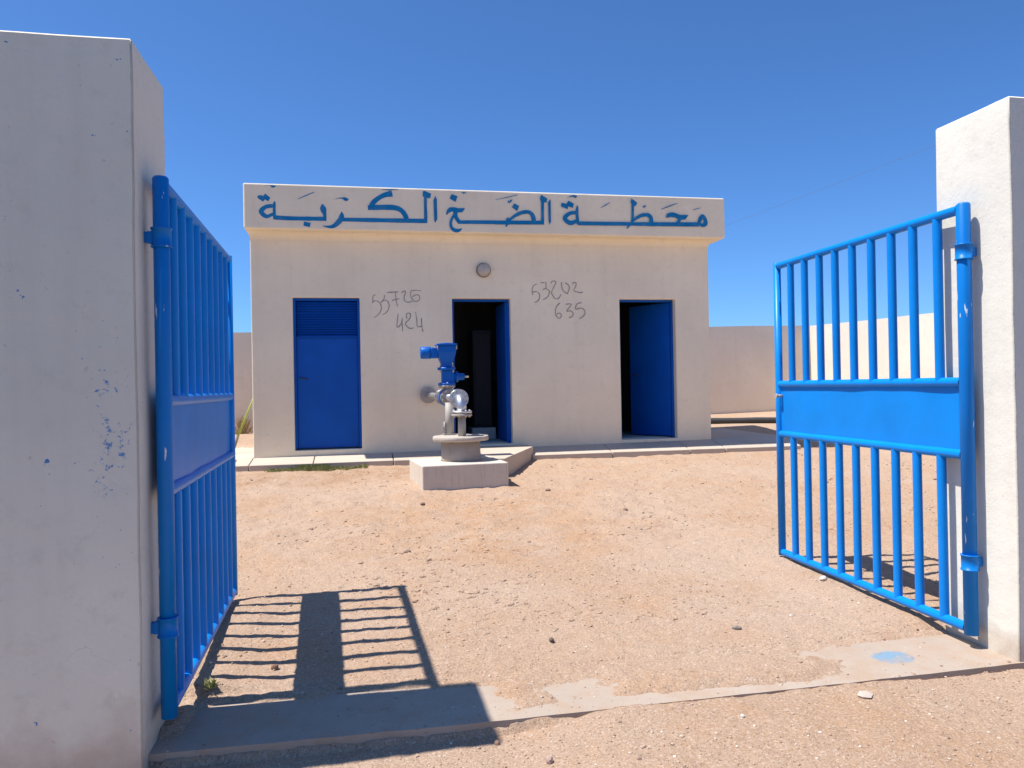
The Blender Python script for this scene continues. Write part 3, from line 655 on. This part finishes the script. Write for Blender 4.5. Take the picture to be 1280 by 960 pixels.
# square actuator housing that flares upwards
ac=MB(); prof=[(1.69,.062),(1.735,.066),(1.79,.088),(1.87,.108),(1.945,.108)]
for i,(z,h) in enumerate(prof):
    ac.v+=[rel((CX+sx*h*K,CY+sy*h*K,ZZ(z))) for sx,sy in ((-1,-1),(1,-1),(1,1),(-1,1))]
for i in range(len(prof)-1):
    for k in range(4): ac.f.append((4*i+k,4*i+(k+1)%4,4*i+4+(k+1)%4,4*i+4+k)); ac.s.append(False)
ac.f+=[(3,2,1,0),(16,17,18,19)]; ac.s+=[False]*2
act=ac.build('actuator',M_pump,va,.008)
part('actuator_lid',M_pump,[('box',((CX-.13,CY-.13,ZZ(1.946)),(CX+.13,CY+.13,ZZ(1.968)))),('tube',([(CX,CY,ZZ(1.968)),(CX,CY,ZZ(1.98))],.09,28))],act,.004)
for sx in (-1,1): part('screw',M_grey,[('tube',([(CX+sx*.12,CY-.12,ZZ(1.90)),(CX+sx*.12,CY-.12,ZZ(1.945))],.009,8))],act)
part('gearbox',M_pump,[('box',((CX-.197,CY-.08,ZZ(1.80)),(CX-.107,CY+.08,ZZ(1.925))))],va,.012)
mo=part('motor',M_pump,[('tube',([(CX-.1985,CY,ZZ(1.867)),(CX-.235,CY,ZZ(1.867)),(CX-.315,CY,ZZ(1.867)),(CX-.329,CY,ZZ(1.867))],[.078,.078,.078,.066],28))])

# ------------------------------------------------------------------ small things
def rock(mb,c,s,seed):
    rnd=random.Random(seed); t=(1+5**.5)/2
    vs=[Vector(p).normalized() for p in ((-1,t,0),(1,t,0),(-1,-t,0),(1,-t,0),(0,-1,t),(0,1,t),(0,-1,-t),(0,1,-t),(t,0,-1),(t,0,1),(-t,0,-1),(-t,0,1))]
    fs=[(0,11,5),(0,5,1),(0,1,7),(0,7,10),(0,10,11),(1,5,9),(5,11,4),(11,10,2),(10,7,6),(7,1,8),(3,9,4),(3,4,2),(3,2,6),(3,6,8),(3,8,9),(4,9,5),(2,4,11),(6,2,10),(8,6,7),(9,8,1)]
    q=Matrix.Rotation(rnd.uniform(0,6.28),3,'Z')
    mb.add([Vector(c)+q@Vector((v.x*s[0],v.y*s[1],v.z*s[2]))*rnd.uniform(.72,1.15) for v in vs],fs)
def stone(x,y,s,c,label,seed):
    z=ground(x,y); bm=bmesh.new(); mb=MB(); rock(mb,(0,0,s[2]*.45),s,seed)
    o=mb.build('stone',simple('stone_%d'%seed,c,.9,0,.15,40,.3),None,min(s)*.25,2); o.location=(x,y,z)
    return tag(o,label,'stone','loose stones in the yard')
stone(3.02,4.63,(.052,.026,.018),(.66,.57,.46),'pale flat stone lying near the middle of the sunlit gate leaf',1)
stone(2.05,3.98,(.036,.018,.016),(.24,.21,.18),'grey flat stone alone on the open sand behind the concrete strip',2)
stone(1.00,4.05,(.022,.018,.020),(.14,.10,.075),'dark brown lump of stone between the gate shadow and the grey flat stone',3)
stone(.70,2.90,(.024,.021,.021),(.42,.29,.23),'pinkish round stone in the foreground before the concrete strip',4)
stone(2.17,3.03,(.05,.033,.010),(.48,.40,.33),'thin pale chip of stone in front of the blue paint stain',5)
stone(.535,3.14,(.016,.015,.014),(.36,.22,.15),'small reddish stone at the corner of the pillar shadow',6)
stone(1.55,2.97,(.014,.012,.010),(.60,.54,.47),'small whitish pebble before the middle of the concrete strip',8)
stone(-.44,4.02,(.026,.022,.02),(.20,.11,.07),'dark red stone between the bar lines of the gate shadow',9)
for i,(x,y,s) in enumerate(((.35,6.05,.028),(.62,7.9,.03),(2.05,8.35,.03),(2.55,7.2,.026))):
    stone(x,y,(s*1.3,s,s*.7),(.26,.18,.13),['brownish stone lying just beyond the tip of the gate shadow','small brown stone in front of the plinth left corner','brown clod beside the right corner of the plinth','brown stone on bare sand between plinth and sunlit gate'][i],20+i)
# gravel
gv=MB(); rnd=random.Random(3)
def blocked(x,y): return (x<-.83 and 3.18<y<3.72) or (x>3.1 and 3.15<y<3.68) or (.55<x<1.8 and y>8.55) or y>10.52
cnt=0
while cnt<17000:
    y=2.05+(rnd.random()**1.9)*8.2; hw=.66*y+.6; x=rnd.uniform(-.62*y-.1,.98*y+.4)
    if blocked(x,y): continue
    d=noise.noise(Vector((x*.9,y*.9,9)))
    if rnd.random()>.55+.6*d: continue
    yf=pl(x,THR_F)
    if yf<y<yf+.43 and -.84<x<3.11:
        if rnd.random()<.6: continue
        z=max(ground(x,y),thr_z(x))
    else: z=ground(x,y)
    s=rnd.choice((.0028,.003,.0032,.0036,.004,.0045,.0055,.0075))*rnd.uniform(.7,1.2)*(1+.06*max(0,y-3))
    rock(gv,(x,y,z+s*.2),(s*rnd.uniform(.9,1.5),s,s*rnd.uniform(.5,.9)),cnt); cnt+=1
tag(gv.build('gravel',M_grav),'fine gravel scattered over the sand','gravel',None,'stuff')
cl=MB(); rnd=random.Random(11); cnt=0
while cnt<1500:
    y=rnd.uniform(4.2,10.3); x=rnd.uniform(-.5*y+1.2,.95*y-.4)
    if blocked(x,y) or x<-1.6: continue
    d=noise.noise(Vector((x*.8+4,y*.8,2)))+.35*math.exp(-((x-1)/1.1)**2-((y-7)/1.2)**2)
    if rnd.random()>.12+1.5*d: continue
    s_=rnd.choice((.008,.01,.012,.016,.022))*rnd.uniform(.7,1.2)
    rock(cl,(x,y,ground(x,y)-s_*.05),(s_*rnd.uniform(1.0,1.9),s_,s_*rnd.uniform(.35,.6)),cnt+50000); cnt+=1
tag(cl.build('soil_clods',M_sand),'crumbled clods of the same sandy soil',None,None,'stuff')
# weeds along the apron
gr=MB(); rnd=random.Random(5)
def blade(mb,x,y,z,h,lean,wd,az):
    dx,dy=math.cos(az),math.sin(az); px,py=-dy*wd,dx*wd
    mb.add([(x-px,y-py,z),(x+px,y+py,z),(x+dx*lean*.45+px*.7,y+dy*lean*.45+py*.7,z+h*.65),(x+dx*lean,y+dy*lean,z+h),(x+dx*lean*.45-px*.7,y+dy*lean*.45-py*.7,z+h*.65)],[(0,1,2,3,4)])
for k in range(2600):
    x=rnd.gauss(-.62,.16) if rnd.random()<.5 else rnd.uniform(-1.2,.1)
    y=10.64-abs(rnd.gauss(0,.11))-.01
    h=rnd.uniform(.02,.06)*(1.35 if abs(x+.62)<.2 else .8)
    blade(gr,x,y,ground(x,y)-.005,h,rnd.uniform(.01,.06),rnd.uniform(.002,.005),rnd.uniform(0,6.28))
tag(gr.build('grass',M_grass),'low weedy grass along the front of the apron','grass',None,'stuff')
wd=MB()
for k in range(46):
    az=rnd.uniform(0,6.28); blade(wd,rnd.gauss(0,.012),rnd.gauss(0,.012),-.004,rnd.uniform(.012,.045),rnd.uniform(.01,.05),.005,az)
o=wd.build('weed',M_grass); o.location=(-.70,3.80,ground(-.70,3.80)); tag(o,'small green weed at the foot of the shaded gate leaf','weed')
dg=MB()
for k in range(90):
    az=rnd.uniform(0,6.28); blade(dg,rnd.gauss(0,.06),rnd.gauss(0,.03),0,rnd.uniform(.1,.42),rnd.uniform(.02,.18),.004,az)
o=dg.build('dry_grass',M_dry); o.location=(-2.30,16.05,.575); tag(o,'dry straw-coloured tuft of grass at the foot of the back wall','grass tuft')
# leaning reed and small kerb block by the left side of the building
st=empty('reed_pole',(-1.86,12.0,.528),0,'thin yellow-green pole with a grey lower end leaning beside the building corner','pole')
m=MB(); m.tube([(0,0,0),(.075,.06,.25)],[.022,.02],10); m.build('butt',M_butt,st)
m=MB(); m.tube([(.075,.06,.25),(.19,.15,.56),(.33,.26,.93)],[.018,.016,.010],10); m.build('shaft',M_stick,st)
sb=MB(); sb.box((-.10,-.08,0),(.10,.08,.10)); o=sb.build('concrete_block',M_slab,None,.012); o.location=(-1.80,10.98,.515); tag(o,'small pale block lying on the apron below the leaning pole','block')
# black pipe lying in the yard behind
pp=MB(); P=[]
for k in range(15):
    x=5.75+k*.3; y=13.95-.34*(x-6.7); P.append((x,y,ground(x,y)+.05+.006*math.sin(k)))
pp.tube(P,.062,16); tag(pp.build('water_pipe',M_dark),'long dark pipe lying on the ground beyond the building','pipe')
# overhead cable
cb=MB(); P=[]
for k in range(41):
    u=k/40; P.append((lerp(12.65,40.7,u),lerp(50,16,u),lerp(7.78,17.55,u)-.25*4*u*(1-u)))
cb.tube(P,.006,6); tag(cb.build('overhead_cable',M_cable),'thin overhead cable crossing the sky beyond the building','cable')

# ------------------------------------------------------------------ light, sky, camera
SUN=Vector((.492,-.024,-1)).normalized()
sun=bpy.data.lights.new('sun','SUN'); sun.energy=SUN_E; sun.angle=R(.53); sun.color=(1,.955,.89)
so=bpy.data.objects.new('sun',sun); col.objects.link(so); so.rotation_euler=SUN.to_track_quat('-Z','Y').to_euler()
wld=bpy.data.worlds.new('World'); scene.world=wld; wld.use_nodes=True; nt=wld.node_tree
sky=nt.nodes.new('ShaderNodeTexSky'); sky.sky_type='NISHITA'; sky.sun_disc=False
sky.sun_elevation=math.asin(-SUN.z); sky.sun_rotation=math.atan2(-SUN.x,-SUN.y)
sky.altitude=SKY_ALT; sky.air_density=SKY_AIR; sky.dust_density=SKY_DUST; sky.ozone_density=SKY_OZ
tn=nt.nodes.new('ShaderNodeMix'); tn.data_type='RGBA'; tn.blend_type='MULTIPLY'; tn.inputs[0].default_value=1; tn.inputs[7].default_value=(.66,.90,1.05,1)
nt.links.new(sky.outputs[0],tn.inputs[6]); nt.links.new(tn.outputs[2],nt.nodes['Background'].inputs[0]); nt.nodes['Background'].inputs[1].default_value=SKY_S
cam=bpy.data.cameras.new('camera'); cam.sensor_width=36; cam.lens=36*959.92/1280; cam.clip_start=.05; cam.clip_end=3000
co=bpy.data.objects.new('camera',cam); col.objects.link(co); scene.camera=co
Rm=((0.980536,0.017331,-0.195571),(-0.195491,-0.006216,-0.980686),(-0.018212,0.99983,-0.002707))
co.matrix_world=Matrix.Translation((0,0,1.45))@Matrix(Rm).to_4x4()
vs=scene.view_settings; vs.view_transform='Standard'; vs.look='None'; vs.exposure=EXPO; vs.gamma=1
scene.render.resolution_x=1024; scene.render.resolution_y=768
